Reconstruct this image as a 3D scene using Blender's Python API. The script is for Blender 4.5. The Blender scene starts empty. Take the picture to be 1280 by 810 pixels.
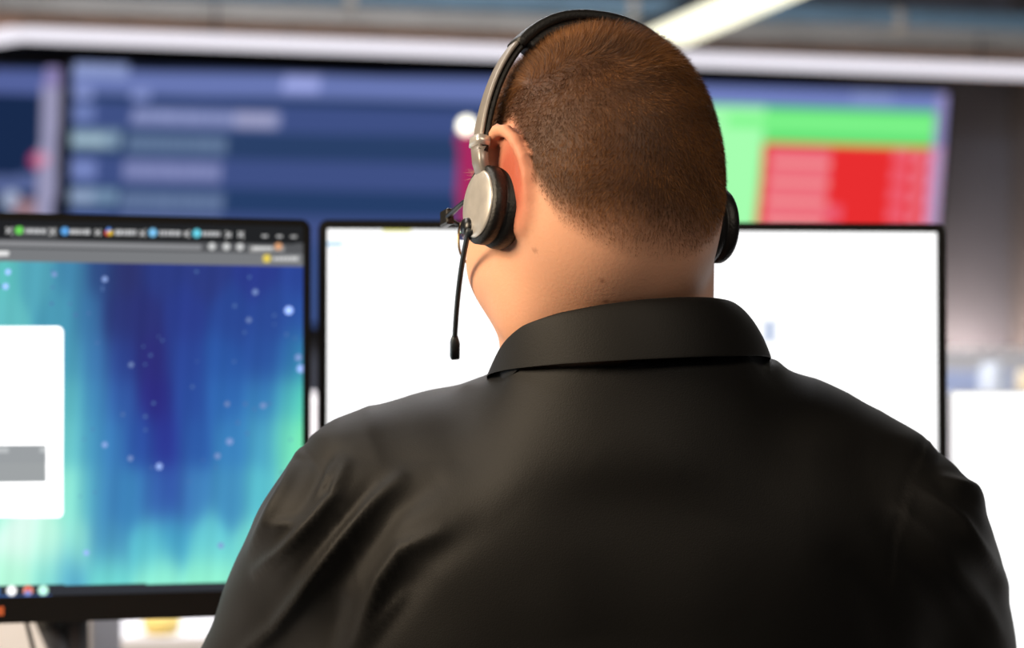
import bpy, bmesh, math, random
import numpy as np
from mathutils import Matrix, Vector

random.seed(4)
rng = np.random.default_rng(7)
SC = bpy.context.scene
COL = SC.collection
R = math.radians
# ------------------------------------------------------------------ camera
FPX = 85.0 / 36.0 * 1280.0
PITCH = math.atan(85.0 / FPX)
CAM = np.array([0.0, 0.0, 1.12])
cd = bpy.data.cameras.new('camera')
cd.lens = 85; cd.sensor_width = 36; cd.clip_start = 0.05
cd.dof.use_dof = True
cd.dof.focus_distance = 1.66
cd.dof.aperture_fstop = 5.0
cam = bpy.data.objects.new('camera', cd)
COL.objects.link(cam)
cam.location = CAM
cam.rotation_euler = (math.pi / 2 + PITCH, 0, 0)
SC.camera = cam
# ------------------------------------------------------------------ world, exposure, room and fill lights
w = bpy.data.worlds.new('world'); SC.world = w; w.use_nodes = True
w.node_tree.nodes['Background'].inputs[0].default_value = (0.75, 0.8, 0.9, 1)
w.node_tree.nodes['Background'].inputs[1].default_value = 0.06
SC.view_settings.view_transform = 'Standard'
SC.view_settings.look = 'None'
SC.view_settings.exposure = 0.0
SC.view_settings.gamma = 1.0
SC.view_settings.use_curve_mapping = False


def area(name, loc, target, size, power, color):
    l = bpy.data.lights.new(name, 'AREA'); l.shape = 'RECTANGLE'
    l.size, l.size_y = size; l.energy = power; l.color = color
    o = bpy.data.objects.new(name, l); COL.objects.link(o)
    o.location = loc
    o.rotation_euler = (Vector(target) - Vector(loc)).to_track_quat('-Z', 'Y').to_euler()
    return o


area('warm_ceiling_lamp_light', (-2.15, 0.72, 2.0), (0.05, 1.7, 1.15), (1.3, 0.8), 112, (1.0, 0.80, 0.57))
area('rear_fill_light', (0.8, -0.6, 2.6), (0.2, 1.7, 1.1), (1.2, 0.6), 27, (1.0, 0.84, 0.66))  # unseen fill added behind to lift the dark right side of the neck
area('left_box_fill_light', (-1.3, 2.2, 2.7), (-0.7, 2.9, 0.8), (0.8, 0.5), 22, (1.0, 0.93, 0.85))  # added fill to brighten the front of the white box
area('desk_row_fill_light', (-0.1, 3.7, 2.6), (-0.1, 3.75, 0), (1.6, 0.5), 42, (0.96, 0.96, 1.0))  # unseen fill added to brighten the next row of desks
area('far_ceiling_fill_light', (0.2, 5.0, 2.82), (0.2, 6.0, 1.0), (2.4, 0.5), 110, (0.95, 0.95, 1.0))  # added fill to lift the beam, duct and pipe under the ceiling

# ------------------------------------------------------------------ projection helpers
cp, sp = math.cos(PITCH), math.sin(PITCH)


def P(px, py, d):
    """world point on the ray of a photograph pixel at depth d (metres along +Y)"""
    x, y = (px - 640) / FPX, -(py - 405) / FPX
    v = np.array([x, cp - y * sp, sp + y * cp])
    return CAM + v * (d / v[1])


def proj(p):
    q = np.asarray(p, float) - CAM
    zf = q[..., 1] * cp + q[..., 2] * sp
    up = -q[..., 1] * sp + q[..., 2] * cp
    return 640 + q[..., 0] / zf * FPX, 405 - up / zf * FPX


def lin(c):
    c = np.asarray(c, float) / 255.0
    return np.where(c <= 0.04045, c / 12.92, ((c + 0.055) / 1.055) ** 2.4)


# ------------------------------------------------------------------ materials
def mat(name, rgb, rough=0.5, metal=0.0, spec=0.5, noise=None, bump=None, **kw):
    m = bpy.data.materials.new(name); m.use_nodes = True
    nt = m.node_tree; b = nt.nodes['Principled BSDF']
    c = lin(rgb)
    b.inputs['Base Color'].default_value = (*c, 1)
    b.inputs['Roughness'].default_value = rough
    b.inputs['Metallic'].default_value = metal
    b.inputs['Specular IOR Level'].default_value = spec
    for k, v in kw.items():
        b.inputs[k.replace('_', ' ')].default_value = v
    if noise or bump:
        tc = nt.nodes.new('ShaderNodeTexCoord')
        n = nt.nodes.new('ShaderNodeTexNoise')
        n.inputs['Scale'].default_value = (noise or bump)[0]
        n.inputs['Detail'].default_value = 5
        nt.links.new(tc.outputs['Object'], n.inputs['Vector'])
        if noise:
            r = nt.nodes.new('ShaderNodeValToRGB')
            r.color_ramp.elements[0].position = 0.3
            r.color_ramp.elements[1].position = 0.7
            r.color_ramp.elements[0].color = (*(c * (1 - noise[1])), 1)
            r.color_ramp.elements[1].color = (*np.minimum(c * (1 + noise[1]), 1), 1)
            nt.links.new(n.outputs['Fac'], r.inputs['Fac'])
            nt.links.new(r.outputs['Color'], b.inputs['Base Color'])
        if bump:
            bp = nt.nodes.new('ShaderNodeBump')
            bp.inputs['Strength'].default_value = bump[1]
            bp.inputs['Distance'].default_value = 0.002
            nt.links.new(n.outputs['Fac'], bp.inputs['Height'])
            nt.links.new(bp.outputs['Normal'], b.inputs['Normal'])
    return m


def emis(name, rgb=None, strength=1.0):
    m = bpy.data.materials.new(name); m.use_nodes = True
    nt = m.node_tree; nt.nodes.clear()
    e = nt.nodes.new('ShaderNodeEmission'); o = nt.nodes.new('ShaderNodeOutputMaterial')
    nt.links.new(e.outputs[0], o.inputs[0])
    e.inputs['Strength'].default_value = strength
    if rgb is None:
        a = nt.nodes.new('ShaderNodeAttribute'); a.attribute_name = 'Col'
        nt.links.new(a.outputs['Color'], e.inputs['Color'])
    else:
        e.inputs['Color'].default_value = (*lin(rgb), 1)
    return m


M_SCREEN = emis('screen_pixels')
M_BEZEL = mat('black_plastic', (9, 8, 8), 0.55, spec=0.2, noise=(60, 0.1))
M_BACK = mat('dark_plastic', (26, 26, 28), 0.5, noise=(80, 0.1))
M_SILVERFRAME = mat('white_plastic', (214, 214, 220), 0.4, noise=(40, 0.04))
M_BLACKMETAL = mat('black_metal', (16, 16, 17), 0.35, noise=(50, 0.1))
M_SILVER = mat('brushed_aluminium', (206, 201, 194), 0.34, 0.55, noise=(120, 0.08))
M_SLIDER = mat('satin_grey_metal', (150, 144, 138), 0.38, 0.4, noise=(120, 0.08))
M_LEATHER = mat('black_leatherette', (14, 13, 13), 0.5, bump=(500, 0.25))
M_BOOM = mat('dark_rubber', (40, 48, 54), 0.5, noise=(60, 0.1))
M_WHITEMAT = mat('white_laminate', (226, 226, 232), 0.5, noise=(12, 0.03))
M_GREYPANEL = mat('grey_laminate', (62, 62, 72), 0.6, noise=(15, 0.06))
M_WALL = mat('grey_painted_plaster', (60, 64, 76), 0.85, noise=(6, 0.05), bump=(90, 0.15))
M_WALLDARK = mat('charcoal_painted_plaster', (58, 58, 64), 0.85, noise=(6, 0.05), bump=(90, 0.15))
M_CEIL = mat('dark_ceiling_paint', (52, 52, 54), 0.9, noise=(8, 0.1))
M_CARPET = mat('grey_carpet', (70, 72, 78), 0.95, noise=(300, 0.25), bump=(400, 0.5))
M_BEAM = mat('brown_wood', (196, 156, 134), 0.7, noise=(14, 0.12))
M_DUCT = mat('galvanised_duct', (168, 164, 158), 0.5, 0.0, noise=(5, 0.1))
M_PIPE = mat('blue_grey_insulation', (96, 124, 144), 0.6, noise=(10, 0.12))
M_GLASS = mat('clear_glass', (250, 250, 250), 0.02, Transmission_Weight=1.0, IOR=1.45)
M_BLUEFAB = mat('pale_blue_fabric', (164, 178, 214), 0.9, noise=(200, 0.08))
M_GREYFAB = mat('pale_grey_fabric', (206, 206, 210), 0.9, noise=(200, 0.08))
M_CUP = mat('white_ceramic', (186, 194, 206), 0.3, noise=(20, 0.03))
M_YELLOW = mat('cream_yellow_ceramic', (240, 216, 130), 0.4, noise=(20, 0.05))
M_CREAM = mat('cream_ceramic', (206, 192, 164), 0.35, noise=(20, 0.03))
M_BROWNTAPE = mat('tan_plastic', (150, 120, 105), 0.5, noise=(30, 0.1))


# ------------------------------------------------------------------ mesh helpers
class MB:
    def __init__(s): s.v = []; s.f = []

    def add(s, verts, faces):
        n = len(s.v); s.v += [tuple(map(float, p)) for p in verts]
        s.f += [tuple(i + n for i in f) for f in faces]; return s

    def box(s, lo, hi, bevel=0.0, seg=2):
        bm = bmesh.new(); bmesh.ops.create_cube(bm, size=1)
        lo, hi = np.array(lo, float), np.array(hi, float)
        for v in bm.verts:
            v.co = Vector((lo + hi) / 2 + np.array(v.co) * (hi - lo))
        if bevel > 0:
            bmesh.ops.bevel(bm, geom=list(bm.edges), offset=bevel, segments=seg, affect='EDGES', profile=0.5)
        bm.verts.index_update()
        s.add([v.co for v in bm.verts], [[v.index for v in f.verts] for f in bm.faces]); bm.free(); return s

    def tube(s, pts, rad, n=10, cap=True, flat=None, up=(0, 0, 1)):
        """flat=(a,b): rectangular-ish (superellipse) section of half sizes a along binormal, b along normal"""
        pts = np.array(pts, float); m = len(pts)
        rad = np.full(m, rad) if np.isscalar(rad) else np.array(rad)
        t = np.gradient(pts, axis=0); t /= np.linalg.norm(t, axis=1)[:, None]
        prev = None; ring = []
        for i in range(m):
            ref = np.array(up, float) if prev is None or flat is not None else prev
            a = ref - t[i] * np.dot(ref, t[i])
            if np.linalg.norm(a) < 1e-4:
                ref = np.array([1.0, 0.3, 0]); a = ref - t[i] * np.dot(ref, t[i])
            a /= np.linalg.norm(a); b = np.cross(t[i], a); prev = a
            for k in range(n):
                q = 2 * math.pi * k / n
                c_, s_ = math.cos(q), math.sin(q)
                if flat is not None:
                    c_ = math.copysign(abs(c_) ** 0.45, c_); s_ = math.copysign(abs(s_) ** 0.45, s_)
                    ring.append(pts[i] + a * c_ * flat[0] * rad[i] + b * s_ * flat[1] * rad[i])
                else:
                    ring.append(pts[i] + (a * c_ + b * s_) * rad[i])
        F = []
        for i in range(m - 1):
            for k in range(n):
                F.append((i * n + k, i * n + (k + 1) % n, (i + 1) * n + (k + 1) % n, (i + 1) * n + k))
        if cap:
            F.append(tuple(range(n))[::-1]); F.append(tuple((m - 1) * n + k for k in range(n)))
        return s.add(ring, F)

    def lathe(s, prof, c=(0, 0, 0), axis=(0, 0, 1), n=32):
        """prof: list of (radius, height along axis)"""
        ax = Vector(axis).normalized(); q = Vector((0, 0, 1)).rotation_difference(ax)
        ring = []
        for r, h in prof:
            for k in range(n):
                a = 2 * math.pi * k / n
                ring.append(Vector(c) + q @ Vector((r * math.cos(a), r * math.sin(a), h)))
        F = []
        for i in range(len(prof) - 1):
            for k in range(n):
                F.append((i * n + k, i * n + (k + 1) % n, (i + 1) * n + (k + 1) % n, (i + 1) * n + k))
        F.append(tuple(range(n))[::-1]); F.append(tuple((len(prof) - 1) * n + k for k in range(n)))
        return s.add(ring, F)

    def build(s, name, m, parent=None, smooth=False, world=False):
        me = bpy.data.meshes.new(name)
        me.from_pydata(s.v, [], s.f)
        return link(name, me, m, parent, smooth, world)


def link(name, me, m, parent=None, smooth=False, world=False):
    me.update()
    if m is not None:
        me.materials.append(m)
    if smooth:
        me.polygons.foreach_set('use_smooth', np.ones(len(me.polygons), bool))
    o = bpy.data.objects.new(name, me); COL.objects.link(o)
    if parent is not None:
        o.parent = parent
        if world and parent.parent is None:
            o.matrix_parent_inverse = parent.matrix_basis.inverted()
    return o


def bigmesh(name, V, F):
    """V (n,3) F (m,4) numpy -> mesh, quickly"""
    me = bpy.data.meshes.new(name)
    k = F.shape[1]
    me.vertices.add(len(V)); me.vertices.foreach_set('co', np.ascontiguousarray(V, np.float32).ravel())
    me.loops.add(F.size); me.loops.foreach_set('vertex_index', np.ascontiguousarray(F, np.int32).ravel())
    me.polygons.add(len(F))
    me.polygons.foreach_set('loop_start', np.arange(0, F.size, k, dtype=np.int32))
    me.update(calc_edges=True); me.validate()
    return me


def tag(o, label, cat, group=None):
    o['label'] = label; o['category'] = cat
    if group: o['group'] = group
    return o


def thing(name, label, cat, matrix=None, group=None):
    o = bpy.data.objects.new(name, None); COL.objects.link(o)
    o.empty_display_size = 0.05
    if matrix is not None:
        o.matrix_basis = matrix
    return tag(o, label, cat, group)


def structure(o):
    o['kind'] = 'structure'; return o


def setcol(me, C):
    a = me.color_attributes.new('Col', 'FLOAT_COLOR', 'POINT')
    full = np.ones((len(me.vertices), 4), np.float32); full[:, :3] = C
    a.data.foreach_set('color', full.ravel())


def frame(u, n_in, v, o):
    """matrix with local x=u, y=n_in (away from the viewer), z=v"""
    m = Matrix.Identity(4)
    for i, c in enumerate((u, n_in, v, o)):
        for j in range(3): m[j][i] = float(c[j])
    return m


# ------------------------------------------------------------------ the room (turned 15 degrees to the camera)
PHI = R(15.0)
U = np.array([math.cos(PHI), math.sin(PHI), 0.0])
N = np.array([-math.sin(PHI), math.cos(PHI), 0.0])
Zv = np.array([0, 0, 1.0])
ROOM = frame(U, N, Zv, (0, 0, 0))


def depth_at(px, b):
    tx = (px - 640) / FPX
    return b / (math.cos(PHI) - tx * math.sin(PHI))


def A_of(px, b):
    d = depth_at(px, b); X = (px - 640) / FPX * d
    return X * U[0] + d * U[1]


def z_of(py, d): return float(P(640, py, d)[2])


WB = 8.05
A_R = A_of(1264, WB)
A_L = -3.4


def rbox(name, lo, hi, m, bevel=0.0, parent=None):
    o = MB().box(lo, hi, bevel).build(name, m, parent)
    if parent is None: o.matrix_basis = ROOM
    return o


structure(rbox('floor', (A_L, -1.5, -0.06), (A_R + 0.1, WB + 0.1, 0.0), M_CARPET))
structure(rbox('ceiling', (A_L, -1.5, 2.9), (A_R + 0.1, WB + 0.1, 2.98), M_CEIL))
structure(rbox('wall_back', (A_L, WB, 0), (A_R + 0.1, WB + 0.1, 2.9), M_WALL))
structure(rbox('wall_right', (A_R, -1.5, 0), (A_R + 0.1, WB, 2.9), M_WALLDARK))
structure(rbox('wall_left', (A_L - 0.1, -1.5, 0), (A_L, WB, 2.9), M_WALL))
structure(rbox('baseboard_back', (A_L, WB - 0.015, 0), (A_R, WB, 0.1), M_WALLDARK, 0.003))
# things under the ceiling: wooden beam, duct, insulated pipe
zb = z_of(44, 7.34)
beam = rbox('ceiling_beam', (A_L, 7.52, zb + 0.012), (A_R, 7.72, zb + 0.075), M_BEAM, 0.006)
tag(beam, 'long brown wooden beam running just above the white light strip', 'beam')
duct = thing('air_duct', 'grey rectangular air duct under the ceiling above the brown beam', 'duct', ROOM)
rbox('duct_body', (A_L + .03, 7.60, zb + 0.082), (A_R - .03, 7.92, zb + 0.20), M_DUCT, 0.01, duct)
for a in np.arange(A_L + 0.5, A_R, 1.1):
    rbox('duct_flange', (a, 7.585, zb + 0.076), (a + 0.04, 7.93, zb + 0.208), M_DUCT, 0.004, duct)
pipe = thing('insulated_pipe', 'blue-grey insulated pipe running under the ceiling, top of the frame', 'pipe', ROOM)
zp = z_of(26, depth_at(1150, 7.2))
MB().tube([(a, 7.2, zp + 0.003) for a in np.linspace(A_L, A_R, 30)], 0.036, 16, up=(0, 1, 0)).build('pipe_run', M_PIPE, pipe, True)
for a in np.arange(A_L + 0.3, A_R, 0.9):
    MB().tube([(a, 7.2, zp), (a + 0.03, 7.2, zp)], 0.040, 16).build('pipe_clamp', M_DUCT, pipe, True)
    MB().tube([(a + 0.015, 7.2, zp + 0.03), (a + 0.015, 7.2, 2.9)], 0.006, 8).build('hanger_rod', M_BLACKMETAL, pipe, True)

# light strip along the screen wall
M_STRIP = emis('cool_white_light_strip', (236, 232, 242), 1.2)
M_LAMP = emis('warm_white_lamp', (255, 252, 226), 1.7)
SB = 7.42
d0 = depth_at(24, SB)
za, zbt = z_of(49.5, d0), z_of(32.5, d0)
aL = A_of(24, SB)
strip = thing('light_strip', 'long cool white light strip running above the wall screens', 'ceiling light', ROOM)
rbox('diffuser', (aL, SB, za), (A_R - 0.02, SB + 0.05, zbt), M_STRIP, 0.01, strip)
rbox('lamp_housing', (aL, SB + 0.052, za + 0.005), (A_R - 0.02, SB + 0.085, zbt + 0.01), M_BLACKMETAL, 0.004, strip)
for a in np.arange(aL + 0.6, A_R, 1.3):
    MB().tube([(a, SB + 0.07, zbt), (a, SB + 0.07, 2.9)], 0.004, 8).build('suspension_wire', M_BLACKMETAL, strip)
ret = thing('light_strip', 'short angled end piece of white light strip in the top left corner', 'ceiling light', ROOM)
e0 = np.array([aL - 0.012, SB + 0.03, 0]); e1 = e0 + np.array([-0.28, 0.42, 0])
mb = MB()
dirn = (e1 - e0) / np.linalg.norm(e1 - e0); sd = np.array([-dirn[1], dirn[0], 0]) * 0.02
vs = [e0 - sd, e1 - sd, e1 + sd, e0 + sd]
mb.add([v + Zv * za for v in vs] + [v + Zv * zbt for v in vs],
       [(3, 2, 1, 0), (4, 5, 6, 7), (0, 1, 5, 4), (1, 2, 6, 5), (2, 3, 7, 6), (3, 0, 4, 7)])
mb.build('diffuser', M_STRIP, ret)
MB().tube([e1 + Zv * zbt, np.array([e1[0], e1[1], 2.9])], 0.004, 8).build('suspension_wire', M_BLACKMETAL, ret)
# lamp running across the room toward the camera
lamp = thing('linear_pendant_lamp', 'bright warm white linear lamp slanting across the ceiling right of the head', 'ceiling light', ROOM)
dl = 7.5
zl = z_of(50, dl)
ac = float(np.dot(P(852, 50, dl), U)); bc = float(np.dot(P(852, 50, dl), N))
rbox('diffuser', (ac - 0.11, bc - 4.2, zl), (ac + 0.055, min(bc + 0.1, SB - 0.03), zl + 0.03), M_LAMP, 0.006, lamp)
rbox('lamp_housing', (ac - 0.105, bc - 4.2, zl + 0.031), (ac + 0.05, min(bc + 0.1, SB - 0.03), zl + 0.07), M_BLACKMETAL, 0.006, lamp)
for b in (bc - 4.0, bc - 2.2, bc - 0.3):
    MB().tube([(ac, b, zl + 0.06), (ac, b, 2.9)], 0.004, 8).build('suspension_wire', M_BLACKMETAL, lamp)


# ------------------------------------------------------------------ screens
def screen_grid(parent, w_, h_, nx, ny, fn, M, y=0.0):
    """flat screen, local x in [-w/2,w/2], z in [-h,0]; colours from fn(px,py) over the photograph's pixels"""
    xs, zs = np.linspace(-w_ / 2, w_ / 2, nx + 1), np.linspace(-h_, 0, ny + 1)
    X, Zz = np.meshgrid(xs, zs)
    V = np.stack([X.ravel(), np.full(X.size, y), Zz.ravel()], 1)
    Mn = np.array(M)
    W = V @ Mn[:3, :3].T + Mn[:3, 3]
    px, py = proj(W)
    C = fn(px, py)
    i = np.arange(ny)[:, None] * (nx + 1) + np.arange(nx)[None]
    F = np.stack([i, i + 1, i + nx + 2, i + nx + 1], -1).reshape(-1, 4)
    me = bigmesh('screen', V, F)
    setcol(me, C)
    return link('screen', me, M_SCREEN, parent)


class Paint:
    def __init__(s, px, py, bg):
        s.x, s.y = px, py
        s.c = np.tile(lin(bg), (len(px), 1))

    def mix(s, a, rgb, k=1.0):
        a = np.clip(a, 0, 1)[:, None]
        s.c = s.c * (1 - a) + lin(rgb) * k * a; return s

    def rect(s, x0, y0, x1, y1, rgb, k=1.0, slope=0.0, lean=0.0, soft=0.5):
        y = s.y - slope * (s.x - x0); x = s.x + lean * (s.y - y0)
        a = np.clip(np.minimum(np.minimum(x - x0, x1 - x), np.minimum(y - y0, y1 - y)) / soft + 0.5, 0, 1)
        return s.mix(a, rgb, k)

    def disc(s, cx, cy, r, rgb, k=1.0, soft=1.0):
        d = np.hypot(s.x - cx, s.y - cy)
        return s.mix(np.clip((r - d) / soft + 0.5, 0, 1), rgb, k)


AUR = np.array([
    (-60, 335, 110, 205, 195), (0, 335, 95, 192, 190), (45, 335, 84, 166, 186), (90, 335, 68, 135, 172), (125, 335, 48, 75, 130), (155, 335, 46, 52, 108), (200, 335, 45, 60, 130), (260, 335, 46, 60, 130), (320, 335, 45, 60, 140), (380, 335, 45, 70, 150),
    (-60, 400, 120, 215, 200), (0, 400, 100, 190, 195), (80, 400, 76, 155, 182), (110, 400, 60, 115, 165), (145, 400, 45, 55, 118), (180, 400, 45, 52, 118), (230, 400, 45, 62, 140), (290, 400, 44, 72, 148), (340, 400, 45, 74, 150), (380, 400, 48, 85, 165),
    (88, 450, 78, 158, 185), (120, 450, 64, 122, 178), (150, 450, 46, 66, 140), (190, 450, 46, 46, 120), (230, 450, 45, 72, 152), (280, 450, 45, 88, 165), (330, 450, 45, 82, 158), (362, 450, 50, 105, 170), (382, 450, 58, 150, 180),
    (88, 500, 95, 185, 195), (120, 500, 68, 138, 188), (150, 500, 52, 90, 165), (195, 500, 46, 45, 128), (235, 500, 45, 78, 158), (280, 500, 50, 105, 178), (330, 500, 58, 125, 185), (362, 500, 80, 180, 195), (383, 500, 95, 225, 185),
    (88, 550, 112, 205, 205), (115, 550, 75, 155, 195), (140, 550, 60, 122, 185), (175, 550, 46, 82, 162), (207, 550, 46, 55, 146), (240, 550, 47, 92, 168), (290, 550, 60, 130, 190), (330, 550, 76, 162, 198), (358, 550, 112, 222, 192), (382, 550, 130, 245, 180),
    (-60, 620, 170, 245, 220), (0, 620, 170, 245, 220), (88, 620, 152, 240, 216), (112, 620, 95, 188, 206), (130, 620, 60, 122, 182), (165, 620, 62, 132, 186), (195, 620, 58, 105, 178), (215, 620, 50, 78, 162), (240, 620, 66, 132, 190), (290, 620, 68, 142, 190), (325, 620, 92, 192, 206), (370, 620, 140, 240, 200),
    (-60, 680, 200, 255, 235), (25, 672, 226, 255, 244), (60, 680, 196, 252, 230), (95, 680, 148, 230, 216), (130, 680, 72, 145, 188), (190, 680, 92, 192, 210), (215, 670, 70, 160, 198), (260, 680, 104, 205, 215), (320, 680, 120, 220, 212),
    (-60, 722, 180, 250, 222), (20, 722, 182, 250, 220), (60, 722, 140, 228, 216), (88, 720, 88, 172, 205), (130, 722, 116, 220, 212), (200, 722, 150, 246, 216), (260, 722, 150, 246, 210), (340, 722, 150, 246, 210)], float)


def aurora(px, py):
    num = np.zeros((len(px), 3)); den = np.zeros(len(px)) + 1e-12
    for x, y, r, g, b in AUR:
        k = np.exp(-((px - x) / 19.0) ** 2 - ((py - y) / 30.0) ** 2) + 1e-7 / (1 + ((px - x) / 40) ** 2 + ((py - y) / 60) ** 2)
        num += k[:, None] * np.array([r, g, b]); den += k
    streak = 1 + 0.05 * np.sin(px * 0.23 + 0.02 * py) * np.sin(px * 0.071 + 1.3)
    return lin(num / den[:, None]) * streak[:, None]


def ui_left(px, py):
    p = Paint(px, py, (50, 60, 130))
    p.c = aurora(px, py)
    r2 = np.random.default_rng(3)
    for _ in range(70):   # faint stars of the wallpaper
        p.disc(r2.uniform(-230, 385), r2.uniform(330, 640), r2.uniform(1.0, 2.2), (110, 150, 220), 0.6)
    for x, y, r, k in ((10, 340, 3.4, 1.6), (7, 358, 3.6, 1.6), (131, 349, 3.4, .9), (361, 388, 5, 1.7), (376, 461, 4.6, 1.4), (373, 447, 4, .8),
                       (319, 365, 3.4, .7), (199, 583, 4, 1.1), (108, 691, 3.4, 1.2), (276, 682, 3.6, .8), (287, 552, 4, .8), (272, 570, 3.4, .7),
                       (311, 400, 3, .6), (164, 456, 3, .6), (131, 556, 3.2, 1.0), (68, 343, 3, .8), (329, 507, 3.4, .7), (284, 505, 3, .6), (163, 573, 3, .7)):
        p.disc(x, y, r, (150, 178, 240), k)
    sl = 0.017
    # browser strip
    p.rect(-400, 265, 500, 327, (112, 113, 116), slope=0)
    p.mix(((py - sl * px) < 326) * ((py - sl * px) > 200), (122, 124, 127))
    p.mix(((py - sl * px) < 298.5) * 1.0, (34, 35, 37))          # tab row
    p.mix((((py - sl * px) > 283) & ((py - sl * px) < 297) & (px > 15) & (px < 72)) * 1.0, (74, 75, 78))  # active tab
    p.mix((((py - sl * px) > 298.5) & ((py - sl * px) < 311)) * 1.0, (88, 89, 92))      # address row
    p.mix((((py - sl * px) > 301) & ((py - sl * px) < 308.5) & (px < 252)) * 1.0, (138, 139, 142))
    for x, c in ((24, (110, 215, 90)), (81, (95, 165, 230)), (191, (130, 200, 245)), (246, (110, 215, 235))):
        p.disc(x, 287.5 + sl * x, 5.2, c, 1.0)
    for ang, c in ((0, (235, 90, 70)), (120, (95, 150, 240)), (240, (245, 205, 70))):
        p.disc(136 + 2.2 * math.cos(R(ang + 150)), 290 + 2.2 * math.sin(R(ang + 150)), 3.2, c)
    for x0, x1 in ((31, 59), (87, 114), (144, 170), (199, 225), (253, 278)):
        xs = x0
        while xs < x1 - 2:
            wl = r2.uniform(2.2, 4.6)
            p.rect(xs, 285 + sl * xs, min(xs + wl, x1), 291 + sl * xs, (205, 206, 208), 0.95); xs += wl + 1.2
    for x in (11, 66, 122, 178, 233, 286, 301):      # close marks
        p.mix(((np.abs((px - x) - (py - 288.5 - sl * x)) < 1.4) & (np.abs(px - x) < 3.6)) * 1.0, (200, 200, 200))
        p.mix(((np.abs((px - x) + (py - 288.5 - sl * x)) < 1.4) & (np.abs(px - x) < 3.6)) * 1.0, (200, 200, 200))
    for x in (331, 349, 367):
        p.rect(x - 3.5, 288 + sl * x, x + 3.5, 290.5 + sl * x, (190, 190, 190))
    for x in (265, 283, 300):
        p.disc(x, 303.5 + sl * x, 4.6, (205, 206, 206))
    p.rect(312, 302 + sl * 312, 356, 315, (150, 150, 150)); p.rect(316, 309, 340, 312, (225, 225, 225)); p.disc(348, 308, 4.6, (225, 165, 120))
    p.disc(333.5, 323, 5.2, (232, 208, 90))
    xs = 342
    while xs < 372:
        wl = r2.uniform(2.5, 5); p.rect(xs, 321, min(xs + wl, 373), 325.5, (215, 215, 215)); xs += wl + 1.2
    p.rect(-20, 314, 11, 320, (235, 235, 235))
    # white pop-up window
    wx, wy = px, py
    corner = np.hypot(np.maximum(wx - 72, 0), np.maximum(np.maximum(415 - wy, wy - 640), 0))
    p.mix(np.clip((7 - corner), 0, 1) * (wx > -340) * (wx < 79.5) * (wy > 408) * (wy < 647), (255, 255, 255), 2.2)
    p.rect(-300, 556, 58, 603, (160, 164, 166)); p.rect(-300, 556, 58, 579, (156, 160, 163))
    p.rect(-40, 559, 11, 566, (190, 194, 196)); p.rect(50, 558, 57, 566, (190, 194, 196))
    # taskbar
    p.mix((py > 732 - 0.012 * px) * 1.0, (52, 54, 60))
    for x, c in ((-6, (60, 100, 150)), (14.5, (255, 255, 255)), (35, (225, 140, 120)), (54, (190, 245, 225))):
        p.rect(x - 9.5, 744.5 - .012 * x, x + 9.5, 750 - .012 * x, (75, 125, 205))
        p.disc(x, 738.5 - .012 * x, 6.2, c, 1.3)
    p.disc(35, 742, 4, (130, 150, 220)); p.disc(35, 735, 3, (230, 90, 70))
    return p.c


def ui_centre(px, py):
    p = Paint(px, py, (255, 255, 255)); p.c *= 1.25
    p.rect(478, 284, 514, 289.5, (236, 232, 90), 1.0, soft=2)
    p.rect(404, 302.5, 428, 307.5, (165, 215, 250), 1.0, soft=3)
    p.rect(418, 316, 426, 323, (236, 238, 250), 1.0, soft=4)
    p.rect(955, 402, 969, 426, (200, 212, 236), 1.0, soft=8)
    p.rect(1140, 368, 1165, 374, (246, 246, 246), 1.0, soft=5)
    for k in range(9):          # faint window furniture, near white
        p.rect(436, 340 + k * 40, 610 - (k * 37) % 60, 342.5 + k * 40, (252, 252, 254), 1.6)
        p.rect(985, 340 + k * 40, 1120 + (k * 31) % 50, 342.5 + k * 40, (252, 252, 254), 1.6)
    return p.c


def ui_third(px, py):
    p = Paint(px, py, (255, 255, 255)); p.c *= 1.25
    p.rect(1100, 580.8, 1600, 583.2, (205, 214, 192), 0.9)
    return p.c


SLP = 0.024


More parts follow.
